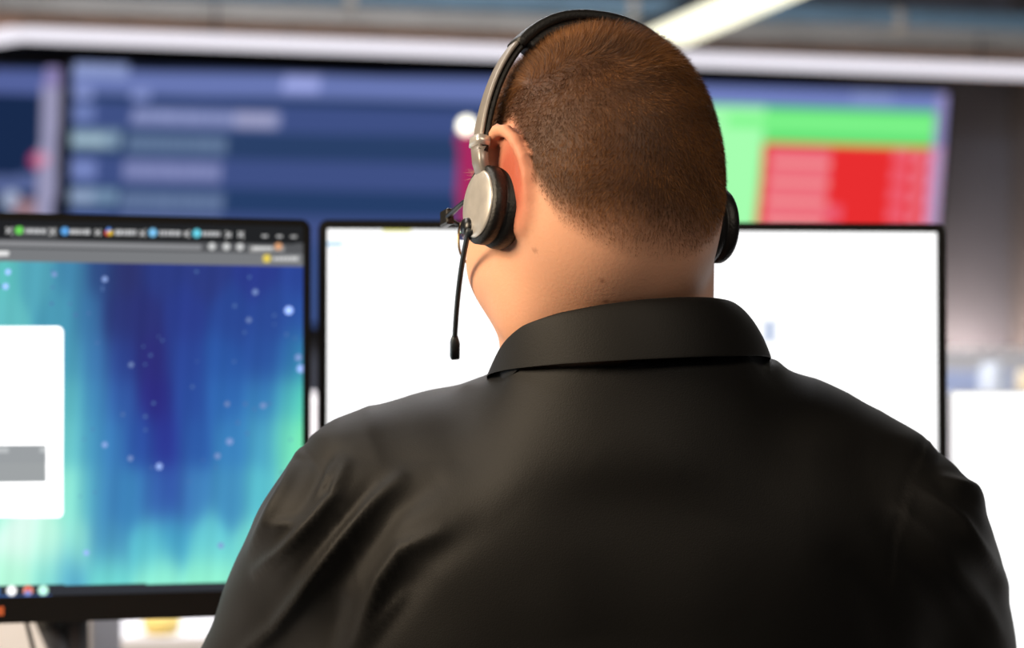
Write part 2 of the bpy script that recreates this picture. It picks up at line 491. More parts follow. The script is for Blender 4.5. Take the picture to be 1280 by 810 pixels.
def ui_tv_centre(px, py):
    p = Paint(px, py, (38, 56, 96))
    y = py - SLP * (px - 100); x = px + 0.09 * (py - 90)
    band = lambda y0, y1, c, x0=-999, x1=9999: p.mix(np.clip(np.minimum(y - y0, y1 - y) / 2 + .5, 0, 1) * (x > x0) * (x < x1), c)
    band(60, 87, (26, 34, 56)); band(87, 117, (104, 119, 178)); band(117, 124, (32, 54, 90))
    band(126, 160, (63, 80, 133)); band(160, 192, (42, 64, 104)); band(194, 230, (63, 80, 133)); band(232, 262, (38, 62, 104)); band(262, 300, (64, 80, 132))
    band(300, 500, (56, 76, 126))
    bars = [(93, 76, 161, 97, (135, 150, 200)), (95, 105, 118, 124, (128, 142, 198)), (168, 108, 190, 124, (126, 140, 196)), (356, 88, 402, 110, (150, 160, 220)),
            (95, 130, 124, 152, (105, 122, 178)), (170, 134, 356, 155, (128, 138, 184)), (300, 134, 350, 155, (150, 152, 188)),
            (95, 161, 158, 186, (122, 148, 172)), (97, 169, 140, 181, (160, 186, 200)), (168, 165, 292, 190, (90, 112, 146)),
            (95, 199, 132, 224, (112, 128, 186)), (166, 199, 288, 224, (118, 126, 174)), (95, 234, 160, 256, (108, 136, 166)), (97, 238, 132, 254, (140, 158, 190)), (166, 236, 294, 262, (92, 112, 150))]
    for k in range(5):
        bars += [(95, 270 + k * 34, 150, 290 + k * 34, (112, 128, 186)), (166, 270 + k * 34, 290, 290 + k * 34, (108, 120, 168))]
    r2 = np.random.default_rng(5)
    for x0, y0, x1, y1, c in bars:
        p.mix(np.clip(np.minimum(np.minimum(x - x0, x1 - x), np.minimum(y - y0, y1 - y)) / 2 + .5, 0, 1) * 0.8, c)
        xs = x0                       # letter-like dashes inside the line of text
        while xs < x1 - 3:
            wl = r2.uniform(4, 9)
            p.mix(((x > xs) & (x < min(xs + wl, x1)) & (y > y0 + 4) & (y < y1 - 4)) * 0.8, tuple(min(255, v + 14) for v in c)); xs += wl + 3
    p.mix((px > 572) * (py > 165) * (px < 640) * 1.0, (168, 42, 96))
    p.disc(583, 157, 8.5, (255, 250, 225), 4.2, 2)
    return p.c


def ui_tv_right(px, py):
    p = Paint(px, py, (60, 72, 110))
    y = py - 0.03 * (px - 900); x = px + 0.1 * (py - 180)
    band = lambda y0, y1, x0, x1, c, k=1.0: p.mix(np.clip(np.minimum(np.minimum(x - x0, x1 - x), np.minimum(y - y0, y1 - y)) / 2 + .5, 0, 1), c, k)
    band(60, 104, 0, 2000, (44, 54, 84)); band(104, 132, 0, 2000, (112, 126, 188)); band(110, 126, 1060, 1110, (128, 142, 198))
    band(132, 420, 0, 1168, (104, 228, 122)); band(132, 420, 0, 953, (166, 255, 176)); band(143, 158, 905, 1165, (128, 246, 140))
    band(177, 420, 955, 1168, (232, 46, 48))
    for k in range(7):
        band(181 + k * 24, 200 + k * 24, 962, 1040 + (20 if k == 3 else 0), (236, 96, 116)); band(199 + k * 24, 205 + k * 24, 966, 1040, (250, 182, 176))
        band(181 + k * 24, 196 + k * 24, 1118, 1140, (240, 106, 126)); band(186 + k * 24, 200 + k * 24, 1146, 1158, (238, 140, 160))
    band(60, 420, 1166, 1190, (150, 144, 196)); band(176, 420, 1166, 1190, (206, 156, 200))
    for k in range(8):
        band(186 + k * 20, 198 + k * 20, 1170, 1184, (190, 172, 210))
    return p.c


def ui_tv_left(px, py):
    p = Paint(px, py, (24, 42, 76))
    p.mix((py < 86) * 1.0, (26, 34, 56)); p.mix((py > 88) * (py < 117) * 1.0, (84, 98, 156)); p.mix((py > 218) * (py < 241) * 1.0, (84, 98, 146))
    x = px + 0.07 * (py - 90)
    p.mix((x > 55.5) * (x < 79) * 1.0, (154, 152, 184)); p.mix((x > 55.5) * (x < 79) * (py < 108) * 1.0, (140, 130, 180))
    p.disc(47, 200, 10, (184, 70, 120), 1.0, 3); p.disc(53, 199, 8, (206, 150, 176), 1, 3); p.disc(14, 250, 12, (165, 178, 205), 1.0, 2)
    p.mix((py > 250) * (x > 28) * (x < 56) * 1.0, (150, 120, 130))
    return p.c


def make_tv(label, M, w_, h_, fn, nx=170, ny=100):
    t = thing('wall_screen', label, 'screen', M, 'wall screens under the light strip')
    e = 0.012
    screen_grid(t, w_ - 2 * e, h_ - 2 * e, nx, ny, fn, M @ Matrix.Translation((0, 0, -e))).location = (0, 0, -e)
    mb = MB()
    for lo, hi in (((-w_ / 2, -.008, -e), (w_ / 2, .03, 0)), ((-w_ / 2, -.008, -h_), (w_ / 2, .03, -h_ + e)),
                   ((-w_ / 2, -.008, -h_ + e), (-w_ / 2 + e, .03, -e)), ((w_ / 2 - e, -.008, -h_ + e), (w_ / 2, .03, -e))):
        mb.box(lo, hi)
    mb.build('bezel', M_BEZEL, t)
    MB().box((-w_ / 2 + .01, .004, -h_ + .01), (w_ / 2 - .01, .05, -.01), .008).build('back_housing', M_BACK, t)
    MB().box((-.2, .045, -h_ * .7), (.2, .30, -h_ * .4), .004).build('wall_bracket', M_BLACKMETAL, t)
    return t


def tilt_frame(yaw, tilt, o):
    u = np.array([math.cos(yaw), math.sin(yaw), 0]); n = np.array([-math.sin(yaw), math.cos(yaw), 0])
    v = Zv * math.cos(tilt) - n * math.sin(tilt); ni = n * math.cos(tilt) + Zv * math.sin(tilt)
    return frame(u, ni, v, o)


TW, TH = 1.5, 0.86
yawT, tiltT = R(15.5), R(11)
uT = np.array([math.cos(yawT), math.sin(yawT), 0])
TB = 7.72
oC = P(86, 73, depth_at(86, TB)) + uT * TW / 2
make_tv('dark blue wall screen with rows of pale text, left of the head', tilt_frame(yawT, tiltT, oC), TW, TH, ui_tv_centre)
wR = 1.50
oR = P(1189, 113, depth_at(1189, TB)) - uT * wR / 2
make_tv('wall screen with green and red blocks, right of the head', tilt_frame(yawT, tiltT, oR), wR, TH, ui_tv_right)
yl = R(17)
oL = P(81, 80, depth_at(80, TB)) - np.array([math.cos(yl), math.sin(yl), 0]) * TW / 2
make_tv('dark navy wall screen cut off by the left edge, pale side strip', tilt_frame(yl, R(12), oL), TW, TH, ui_tv_left)


# ------------------------------------------------------------------ desk monitors
def make_monitor(label, M, w_, h_, bez, chin, fn, nx, ny, frame_mat, back_mat, group=None):
    t = thing('computer_monitor', label, 'monitor', M, group)
    sw, sh = w_ - 2 * bez, h_ - bez - chin
    s = screen_grid(t, sw, sh, nx, ny, fn, M @ Matrix.Translation((0, 0, -bez)))
    s.location = (0, 0, -bez)
    # one rounded frame: outer rounded rectangle, inner rectangle
    mb = MB(); r = 0.009; out, inn = [], []
    for cx, cz, a0 in ((w_ / 2 - r, -r, 0), (-w_ / 2 + r, -r, 90), (-w_ / 2 + r, -h_ + r, 180), (w_ / 2 - r, -h_ + r, 270)):
        for k in range(6):
            a = R(a0 + 90 * k / 5)
            out.append((cx + r * math.cos(a), cz + r * math.sin(a)))
            inn.append((min(max(cx + r * 3 * math.cos(a), -sw / 2), sw / 2) if False else (sw / 2 if cx > 0 else -sw / 2), -bez if cz > -h_ / 2 else -bez - sh))
    n = len(out)
    V = [(x, -.004, z) for x, z in out] + [(x, -.004, z) for x, z in inn] + [(x, .016, z) for x, z in out] + [(x, .001, z) for x, z in inn]
    F = []
    for k in range(n):
        j = (k + 1) % n
        F.append((k, j, n + j, n + k)); F.append((2 * n + k, 2 * n + j, j, k)); F.append((n + k, n + j, 3 * n + j, 3 * n + k))
    F.append(tuple(2 * n + k for k in range(n)))
    mb.add(V, F).build('bezel', frame_mat, t)
    MB().box((-w_ / 2 + .06, .012, -h_ + .05), (w_ / 2 - .06, .045, -.05), .012, 3).build('back_housing', back_mat, t)
    return t, s


def mon_frame(edge_px, top_py, d, yaw, w_, side):
    u = np.array([math.cos(yaw), math.sin(yaw), 0]); n = np.array([-math.sin(yaw), math.cos(yaw), 0])
    o = P(edge_px, top_py, d) + u * (w_ / 2 if side == 'left' else -w_ / 2)
    return frame(u, n, Zv, o)


DESK = 0.74
# left monitor, on a black arm
ML = mon_frame(387, 275, 2.25, R(19), 0.613, 'right')
mL, _ = make_monitor('monitor with blue and green aurora wallpaper, left of the person', ML, 0.613, 0.366, 0.0062, 0.0235, ui_left, 560, 330, M_BEZEL, M_BACK)
mi = ML.inverted()


def loc(M_inv, p): return tuple(M_inv @ Vector(p))


post = P(88, 800, 2.50); zt = float(post[2])
pb = Vector((post[0], post[1], DESK)); pt = Vector((post[0], post[1], 1.0))
MB().tube([loc(mi, pb), loc(mi, pt)], 0.019, 20).build('arm_post', M_BLACKMETAL, mL, True)
MB().lathe([(.06, 0), (.06, .012), (.024, .016), (.022, .03)], loc(mi, pb), n=28).build('arm_foot', M_BLACKMETAL, mL, True)
vesa = ML @ Vector((0, .05, -.20))
MB().tube([loc(mi, pt - Vector((0, 0, .03))), loc(mi, (pt + vesa) / 2 + Vector((0, .05, 0))), loc(mi, vesa + Vector((0, .02, 0)))], 0.016, 14).build('swing_arm', M_BLACKMETAL, mL, True)
MB().box((-.055, .044, -.255), (.055, .056, -.145), .003).build('mounting_plate', M_BLACKMETAL, mL)
brace0, brace1 = P(56, 770, 2.46), P(84, 835, 2.50)
MB().tube([loc(mi, brace0), loc(mi, brace1)], 0.012, 12).build('arm_brace', M_BLACKMETAL, mL, True)
# tiny orange indicator LED on the chin, lower left
MB().box((-.006, -.0048, -.004), (.006, -.0042, .004), 0).build('power_light', emis('orange_indicator', (190, 90, 50), 1.0), mL).location = tuple(np.array(loc(mi, P(-5, 763, 2.16))) * np.array([1, 0, 1]))

# cable hanging under the left monitor
cb = [P(29, 762, 2.30), P(35, 785, 2.31), P(42, 812, 2.32), P(52, 860, 2.36), P(60, 900, 2.42)]
cb[-1][2] = max(cb[-1][2], DESK + .004)
tag(MB().tube(cb, 0.0022, 8).build('monitor_cable', M_BEZEL, None, True), 'thin black cable hanging under the aurora monitor', 'cable')

# centre monitor
MC = mon_frame(398, 275, 2.30, R(5), 0.609, 'left')
mC, _ = make_monitor('blank white screened monitor with black frame, behind the head', MC, 0.609, 0.362, 0.0084, 0.02, ui_centre, 240, 140, M_BEZEL, M_BACK)
mci = MC.inverted()
cB = MC @ Vector((0, .075, 0)); cB.z = DESK
MB().box((-.03, .046, -.52), (.03, .07, -.14), .006).build('stand_neck', M_BLACKMETAL, mC)
MB().box((-.12, .0, loc(mci, cB)[2]), (.12, .16, loc(mci, cB)[2] + .012), .005).build('stand_foot', M_BLACKMETAL, mC)

# third monitor, lower, on the right
M3 = mon_frame(1187, 487, 2.52, R(-3), 0.62, 'left')
m3, _ = make_monitor('low white screened monitor with pale frame at the right edge', M3, 0.62, 0.365, 0.0014, 0.012, ui_third, 300, 340, M_SILVERFRAME, M_SILVERFRAME)
f3 = DESK - float(M3[2][3])
MB().box((-.03, .02, f3), (.03, .045, -.30), .006).build('stand_neck', M_SILVERFRAME, m3)
MB().box((-.11, -.04, f3), (.11, .12, f3 + .01), .004).build('stand_foot', M_SILVERFRAME, m3)

# the person's desk
dk = thing('office_desk', 'white office desk carrying the three monitors, hidden behind the person', 'desk', frame(U, N, Zv, (0.1, 2.02, 0)))
MB().box((-.95, 0, DESK - .028), (.95, .78, DESK), .004).build('desk_top', M_WHITEMAT, dk)
for sx in (-.9, .9):
    for yy in (.06, .72):
        MB().box((sx - .025, yy - .025, 0), (sx + .025, yy + .025, DESK - .028), .004).build('leg', M_GREYPANEL, dk)

# ------------------------------------------------------------------ the row of desks ahead
def at_room(px, py, b): return P(px, py, depth_at(px, b))


bE = 3.74 * (math.cos(PHI) + 0.158 * math.sin(PHI))
row = thing('office_desk', 'white topped desk of the next row, seen under the aurora monitor', 'desk', frame(U, N, Zv, tuple(N * bE)))
MB().box((-1.5, 0, DESK - .03), (2.6, .75, DESK), .004).build('desk_top', M_WHITEMAT, row)
MB().box((-1.46, .03, .1), (2.56, .055, DESK - .031), .003).build('modesty_panel', M_GREYPANEL, row)
for sx in (-1.4, .5, 2.5):
    MB().box((sx - .03, .06, 0), (sx + .03, .7, DESK - .031), .004).build('leg', M_GREYPANEL, row)
dv = MB().box((-1.5, .72, DESK), (2.6, .75, 1.118), .006).build('desk_divider', M_WHITEMAT, None)
dv.matrix_basis = frame(U, N, Zv, tuple(N * bE))
tag(dv, 'white low divider panel standing along the next row of desks', 'divider')
# yellow bowl on that desk
q = P(202, 796, 3.80); q[2] = DESK
yb = MB().lathe([(.012, 0), (.024, .002), (.030, .014), (.031, .03), (.028, .03), (.024, .008)], q, n=24).build('small_bowl', M_YELLOW, None, True)
tag(yb, 'small cream yellow bowl on the white desk under the aurora monitor', 'bowl')
# white storage box below the left monitor
q0, q1 = P(-60, 772, 3.0), P(116, 772, 3.0)
bx = thing('storage_box', 'white storage box with grey end behind the black monitor arm', 'box', frame((1, 0, 0), (0, 1, 0), Zv, (0, 0, 0)))
zt_ = 0.90
MB().box((q0[0], 3.0, .70), (q1[0] - .012, 3.22, zt_), .003).build('box_body', M_WHITEMAT, bx)
MB().box((q1[0] - .0115, 2.998, .70), (q1[0], 3.222, zt_ + .002), .002).build('end_panel', mat('light_grey_board', (170, 168, 172), .6, noise=(20, .04)), bx)
cabw = thing('side_table', 'small grey side table under the white storage box', 'table', frame((1, 0, 0), (0, 1, 0), Zv, (0, 0, 0)))
MB().box((q0[0] - .02, 2.97, .675), (q1[0] + .02, 3.25, .70), .003).build('table_top', M_GREYPANEL, cabw)
for xx in (q0[0], q1[0]):
    for yy in (3.0, 3.22):
        MB().box((xx - .012, yy - .012, 0), (xx + .012, yy + .012, .675), .002).build('leg', M_GREYPANEL, cabw)

# farther shelf with cups, blue screen panel and grey panel behind (right edge)
bS = 5.0
a0, a1 = A_of(1100, bS) - .1, A_of(1300, bS) + .35
cab = thing('low_cabinet', 'pale low cabinet behind the white divider carrying two cups', 'cabinet', frame(U, N, Zv, (0, 0, 0)))
zc = z_of(500, depth_at(1240, bS))
MB().box((a0, bS, .04), (a1, bS + .3, zc - .02), .004).build('body', M_WHITEMAT, cab)
MB().box((a0 - .01, bS - .015, zc - .02), (a1 + .01, bS + .31, zc), .004).build('cabinet_top', M_WHITEMAT, cab)
MB().box((a0, bS + .02, 0), (a1, bS + .28, .04), .003).build('plinth', M_GREYPANEL, cab)
for a in np.linspace(a0, a1, 3)[:2]:
    wd = (a1 - a0) / 2
    MB().box((a + .006, bS - .014, .06), (a + wd - .006, bS, zc - .03), .003).build('door', M_WHITEMAT, cab)
for px, lb, m_, rr in ((1240, 'round white cup on the far cabinet, left of the pair', M_CUP, .031), (1283, 'round cream cup on the far cabinet at the right edge', M_CREAM, .026)):
    d_ = depth_at(px, bS + .1); c_ = P(px, 490, d_); c_[2] = zc
    hh = z_of(454 if px < 1260 else 463, d_) - zc
    t = thing('cup', lb, 'cup', Matrix.Translation(c_), 'cups on the far cabinet')
    MB().lathe([(rr * .6, 0), (rr * .95, .006), (rr * 1.05, hh * .5), (rr * .85, hh * .9), (rr * .75, hh), (rr * .7, hh - .004)], n=24).build('cup_body', m_, t, True)
    MB().tube([(rr * .95 * math.cos(k) * 1 + .0, 0, hh * .5 + rr * .5 * math.sin(k)) if False else (rr + .012 * math.cos(k), .0, hh * .5 + .016 * math.sin(k)) for k in np.linspace(-1.4, 1.4, 8)], .003, 8).build('handle', m_, t, True)
for bb, y_, m_, nm, lb in ((5.9, 464, M_BLUEFAB, 'office_partition', 'pale blue fabric partition behind the cups at right'), (6.6, 437, M_GREYFAB, 'office_partition', 'pale grey taller fabric partition behind the blue one')):
    d_ = depth_at(1235, bb); zz = z_of(y_, d_)
    t = thing(nm, lb, 'partition', frame(U, N, Zv, (0, 0, 0)))
    aa0, aa1 = A_of(1050, bb), min(A_of(1300, bb) + .2, A_R - .06)
    MB().box((aa0, bb, .05), (aa1, bb + .04, zz), .008).build('fabric_panel', m_, t)
    for a in (aa0 + .1, aa1 - .1):
        MB().box((a - .02, bb - .15, 0), (a + .02, bb + .19, .05), .004).build('foot', M_GREYPANEL, t)
# unseen floor lamp, put in for the warm glow on the wall
pl = thing('floor_lamp', 'unseen slim floor lamp added for the warm glow beside the screen wall, at the right', 'lamp', None)
lp = P(1222, 420, depth_at(1222, 7.86)); lp[2] = 0
pl.matrix_basis = Matrix.Translation(lp)
MB().lathe([(.11, 0), (.11, .012), (.012, .018), (.010, 1.0)], n=24).build('base', M_BLACKMETAL, pl, True)
MB().lathe([(.05, 1.0), (.055, 1.005), (.055, 1.085), (.05, 1.09)], n=24).build('lamp_shade', M_WHITEMAT, pl, True)
ll = bpy.data.lights.new('floor_lamp_light', 'POINT'); ll.energy = 48; ll.color = (1, .74, .56); ll.shadow_soft_size = .05
lo = bpy.data.objects.new('floor_lamp_light', ll); COL.objects.link(lo); lo.parent = pl; lo.location = (0, -.06, 1.15)


# ------------------------------------------------------------------ implicit surfaces for the person
class Field:
    def __init__(s, lo, hi, h):
        s.h = h; s.lo = np.array(lo, float)
        s.n = np.ceil((np.array(hi) - s.lo) / h).astype(int) + 1
        s.F = np.full(s.n, 1.0, np.float32)

    def sub(s, lo, hi, m):
        a = np.clip(np.floor((np.minimum(lo, hi) - m - s.lo) / s.h).astype(int), 0, s.n)
        b = np.clip(np.ceil((np.maximum(lo, hi) + m - s.lo) / s.h).astype(int) + 1, 0, s.n)
        if np.any(b <= a): return None, None
        ax = [(s.lo[i] + s.h * np.arange(a[i], b[i])).astype(np.float32) for i in range(3)]
        return tuple(slice(a[i], b[i]) for i in range(3)), np.meshgrid(*ax, indexing='ij')

    def merge(s, sl, d, k, carve=False):
        F = s.F[sl]
        if carve: d = -d; F = -F; 
        if k > 0:
            hh = np.maximum(k - np.abs(F - d), 0) / k
            r = np.minimum(F, d) - hh * hh * k * 0.25
        else: r = np.minimum(F, d)
        s.F[sl] = -r if carve else r

    def cone(s, a, b, r1, r2, k=0.02, carve=False):
        a, b = np.array(a, float), np.array(b, float); m = max(r1, r2) + k + 0.02
        sl, g = s.sub(np.minimum(a, b), np.maximum(a, b), m)
        if sl is None: return
        ba = b - a; L = max(float(ba @ ba), 1e-9)
        t = np.clip(((g[0] - a[0]) * ba[0] + (g[1] - a[1]) * ba[1] + (g[2] - a[2]) * ba[2]) / L, 0, 1)
        d = np.sqrt((g[0] - a[0] - t * ba[0]) ** 2 + (g[1] - a[1] - t * ba[1]) ** 2 + (g[2] - a[2] - t * ba[2]) ** 2) - (r1 + (r2 - r1) * t)
        s.merge(sl, d.astype(np.float32), k, carve)

    def ell(s, c, r, k=0.02, rot=None, carve=False):
        c, r = np.array(c, float), np.array(r, float); m = max(r) + k + 0.02
        sl, g = s.sub(c, c, m)
        if sl is None: return
        q = [g[i] - c[i] for i in range(3)]
        if rot is not None:
            q = [rot[0, i] * q[0] + rot[1, i] * q[1] + rot[2, i] * q[2] for i in range(3)]
        k0 = np.sqrt(sum((q[i] / r[i]) ** 2 for i in range(3))); k1 = np.sqrt(sum((q[i] / r[i] ** 2) ** 2 for i in range(3)))
        d = k0 * (k0 - 1) / np.maximum(k1, 1e-6)
        d = np.where(k0 < 1e-3, -min(r), d)
        s.merge(sl, d.astype(np.float32), k, carve)

    def stump(s, c, rx, ry, depth, slope, k):
        m = .2
        sl, g = s.sub(np.array(c) - depth, np.array(c), m)
        q = [g[i] - c[i] for i in range(3)]
        grow = 1 + np.clip(-q[2], 0, None) * .5
        k0 = np.sqrt((q[0] / rx) ** 2 + (q[1] / ry) ** 2)
        d = (k0 - grow) * min(rx, ry) * .9
        top = q[2] - slope * q[0]
        d = np.maximum(np.maximum(d, top), -depth - q[2])
        s.merge(sl, d.astype(np.float32), k)

    def mesh(s):
        F, n = s.F, s.n
        ins = F < 0
        c = np.zeros(tuple(n - 1), np.uint8)
        for dx in (0, 1):
            for dy in (0, 1):
                for dz in (0, 1):
                    c += ins[dx:n[0] - 1 + dx, dy:n[1] - 1 + dy, dz:n[2] - 1 + dz]
        I = np.argwhere((c > 0) & (c < 8))
        idx = np.full(tuple(n - 1), -1, np.int32); idx[I[:, 0], I[:, 1], I[:, 2]] = np.arange(len(I))
        acc = np.zeros((len(I), 3)); cnt = np.zeros(len(I))
        cor = [(x, y, z) for x in (0, 1) for y in (0, 1) for z in (0, 1)]
        val = {q: F[I[:, 0] + q[0], I[:, 1] + q[1], I[:, 2] + q[2]].astype(float) for q in cor}
        for q in cor:
            for ax in range(3):
                if q[ax] == 0:
                    q2 = list(q); q2[ax] = 1; q2 = tuple(q2)
                    a, b = val[q], val[q2]; m = (a < 0) != (b < 0)
                    t = a / np.where(m, a - b, 1)
                    p = np.zeros((len(I), 3)); p[:] = q; p[:, ax] = t
                    acc[m] += p[m]; cnt[m] += 1
        V = s.lo + (I + acc / cnt[:, None]) * s.h
        Q = []
        for ax in range(3):
            o1, o2 = (ax + 1) % 3, (ax + 2) % 3
            s0 = [slice(None)] * 3; s1 = [slice(None)] * 3; s0[ax] = slice(0, -1); s1[ax] = slice(1, None)
            A, B = ins[tuple(s0)], ins[tuple(s1)]
            E = np.argwhere(A != B)
            E = E[(E[:, o1] > 0) & (E[:, o2] > 0) & (E[:, o1] < n[o1] - 1) & (E[:, o2] < n[o2] - 1)]
            fl = A[E[:, 0], E[:, 1], E[:, 2]]

            def at(d1, d2):
                e = E.copy(); e[:, o1] += d1; e[:, o2] += d2; return idx[e[:, 0], e[:, 1], e[:, 2]]
            q = np.stack([at(-1, -1), at(0, -1), at(0, 0), at(-1, 0)], 1)
            q[~fl] = q[~fl][:, ::-1]
            Q.append(q)
        return V, np.concatenate(Q)


def vnormals(V, F):
    n = np.zeros_like(V); a = V[F[:, 2]] - V[F[:, 0]]; b = V[F[:, 3]] - V[F[:, 1]]
    fn = np.cross(a, b)
    for k in range(4): np.add.at(n, F[:, k], fn)
    return n / np.maximum(np.linalg.norm(n, axis=1), 1e-12)[:, None]


def smooth(V, F, it=2, lam=0.5):
    for _ in range(it):
        acc = np.zeros_like(V); c = np.zeros(len(V))
        for k in range(4):
            np.add.at(acc, F[:, k], V[F[:, (k + 1) % 4]]); np.add.at(acc, F[:, k], V[F[:, (k + 3) % 4]]); np.add.at(c, F[:, k], 2)
        V = V + lam * (acc / np.maximum(c, 1)[:, None] - V)
    return V


def sstep(a, b, x):
    t = np.clip((x - a) / (b - a), 0, 1); return t * t * (3 - 2 * t)


# head frame
def Rm(ax, a): return np.array(Matrix.Rotation(a, 3, ax))


HR = Rm('Y', R(3.0)) @ Rm('Z', R(25)) @ Rm('X', R(-10))
HO = P(742, 279, 1.70)


def H(x, y, z): return HO + HR @ np.array([x, y, z], float)


person = thing('person', 'seated person seen from behind in black polo shirt wearing a headset', 'person', Matrix.Translation((0.08, 1.78, 0.0)))

NA, NBm = P(770, 275, 1.718), P(770, 450, 1.748)
DJ = 1.765
JL, JR = P(451, 632, DJ), P(1101, 636, DJ)
TL_, TR_ = P(700, 562, 1.745), P(925, 553, 1.745)
EL, ER = P(336, 918, 1.925), P(1190, 918, 1.925)
WL, WR_ = np.array([-0.10, 2.13, 0.775]), np.array([0.26, 2.15, 0.775])


def torso(f, e):
    """shoulders, back and chest; e = offset outward"""
    k = 0.05
    f.cone(TL_, TR_, .060 + e, .062 + e, .03)
    f.cone(TL_, JL, .059 + e, .067 + e, .03)
    f.cone(TR_, JR, .062 + e, .067 + e, .03)
    c = P(775, 770, 1.80)
    f.ell(c, (.232 + e, .135 + e, .215 + e), k)
    f.ell(P(640, 705, 1.765), (.115 + e, .095 + e, .12 + e), k)
    f.ell(P(905, 705, 1.765), (.115 + e, .095 + e, .12 + e), k)
    f.ell(P(775, 700, 1.84), (.16 + e, .10 + e, .11 + e), k)
    f.ell(P(780, 645, 1.80), (.19 + e, .148 + e, .10 + e), .06)
    f.ell((c[0], 1.83, .80), (.21 + e, .165 + e, .22 + e), k)
    f.ell((c[0], 1.80, .60), (.19 + e, .15 + e, .14 + e), k)


def upper_arm(f, e, t=1.0):
    for J, E in ((JL, EL), (JR, ER)):
        f.cone(J, J + (E - J) * t, .066 + e, .062 + e - .006 * t, .018)


# ---- body (one continuous surface)
fb = Field((-.34, 1.56, .50), (.46, 2.32, 1.41), .003)
torso(fb, -.026)
upper_arm(fb, -.018)
for E, W in ((EL, WL), (ER, WR_)):
    fb.cone(E, W, .047, .030, .02)
# hands: palm, four fingers, thumb
for W, sgn in ((WL, 1), (WR_, -1)):
    fw = np.array([0.12 * sgn, 1, -.04]); fw /= np.linalg.norm(fw); side = np.array([sgn * 1.0, -.12, 0])
    fb.ell(W + fw * .045 + np.array([0, 0, .0]), (.040, .050, .015), .012)
    for k, (off, ln) in enumerate(((.027, .068), (.009, .077), (-.009, .072), (-.026, .056))):
        b0 = W + fw * .080 + side * off; b1 = b0 + fw * ln * .5 + np.array([0, 0, .012]); b2 = b1 + fw * ln * .42 + np.array([0, 0, -.024])
        fb.cone(b0, b1, .0095, .009, .006); fb.cone(b1, b2, .009, .0075, .003)
    t0 = W + fw * .02 + side * .03; t1 = t0 + fw * .035 + side * .022; t2 = t1 + fw * .03 + side * .004 + np.array([0, 0, -.008])
    fb.cone(t0, t1, .013, .011, .01); fb.cone(t1, t2, .0105, .0085, .004)
# neck
fb.cone(NA, NBm, .070, .070, .02)
# skull and face in head coordinates
fb.ell(H(0, -.010, .050), (.0765, .0965, .0865), .02, HR)
fb.ell(H(0, -.030, .015), (.0700, .075, .070), .03, HR)
fb.ell(H(0, .035, -.030), (.059, .062, .085), .03, HR)
for sx in (-1, 1):
    fb.ell(H(sx * .042, .042, -.020), (.031, .044, .036), .025, HR)      # cheek and jowl
    fb.ell(H(sx * .044, .016, -.054), (.021, .026, .034), .022, HR)      # jaw angle
    fb.ell(H(sx * .034, .088, .034), (.022, .012, .010), .012, HR)      # brow
    fb.ell(H(sx * .031, .098, .014), (.013, .008, .008), .008, HR, True)  # eye socket
    fb.ell(H(sx * .031, .0865, .013), (.013, .012, .012), .004, HR)     # lidded eye
    fb.ell(H(sx * .010, .108, -.024), (.009, .011, .008), .006, HR)     # nostril wing
fb.ell(H(0, .064, -.100), (.036, .034, .024), .025, HR)                 # chin
fb.ell(H(0, .036, -.108), (.040, .046, .024), .025, HR)                  # double chin
fb.cone(H(0, .096, .022), H(0, .120, -.018), .008, .0115, .012)         # nose
fb.cone(H(-.020, .098, -.058), H(.020, .098, -.058), .0065, .0065, .008)
fb.cone(H(-.016, .096, -.068), H(.016, .096, -.068), .007, .007, .006)
fb.ell(H(0, -.034, -.018), (.060, .045, .048), .03, HR)                # nape
# ears
EAR = {}
for sx in (-1, 1):
    path = [(-.003, .028, .077), (-.003, .041, .080), (-.011, .050, .083), (-.023, .0535, .0845), (-.035, .0505, .0835), (-.044, .042, .081),
            (-.0495, .030, .078), (-.051, .016, .0755), (-.048, .004, .0730), (-.043, -.006, .0710), (-.035, -.013, .0695)]
    P3 = [H(sx * (x_ - (.004 if sx > 0 else 0)), y_, z_) for (y_, z_, x_) in path]
    for a_, b_ in zip(P3[:-1], P3[1:]):
        fb.cone(a_, b_, .0046, .0046, .002)
    rotE = HR @ Rm('Z', R(sx * -24))
    fb.ell(H(sx * .0715, -.032, .014), (.0035, .020, .032), .006, HR @ Rm('Z', R(sx * -8)))
    fb.ell(H(sx * .0705, -.028, -.010), (.0045, .011, .009), .006, HR)
    fb.cone(H(sx * .076, -.038, .034), H(sx * .0735, -.039, .004), .0040, .004, .004)
Vb, Fb = fb.mesh()
Vb = smooth(Vb, Fb, 2, .4)
Nb = vnormals(Vb, Fb)
Lb = (Vb - HO) @ HR          # head-local coordinates of every body vertex


def hair_mask(L):
    x, y, z = L[:, 0], L[:, 1], L[:, 2]
    line = np.interp(y, [-.12, -.10, -.082, -.066, -.056, -.046, -.030, -.01, .03, .062, .080, .100], [-.066, -.063, -.050, -.024, .002, .036, .056, .052, .045, .045, .078, .092])
    wid = np.interp(y, [-.1, -.062, -.046, 0], [.066, .032, .012, .010])
    m = sstep(0, 1.0, (z - line) / wid)
    m *= (np.abs(x) < .0865)
    ep = np.array([(a_[2], a_[0], a_[1]) for a_ in path]); ep = np.concatenate([ep, (ep[:-1] + ep[1:]) / 2])
    ax_ = np.stack([np.abs(x), y, z], 1); dmin = np.full(len(L), 1.0)
    for q_ in ep: dmin = np.minimum(dmin, np.linalg.norm(ax_ - q_, axis=1))
    near_ear = (dmin < .0062) | ((((ax_[:, 0] - .0715) / .007) ** 2 + ((y + .030) / .020) ** 2 + ((z - .016) / .032) ** 2) < 1)
    m[near_ear] = 0
    return m


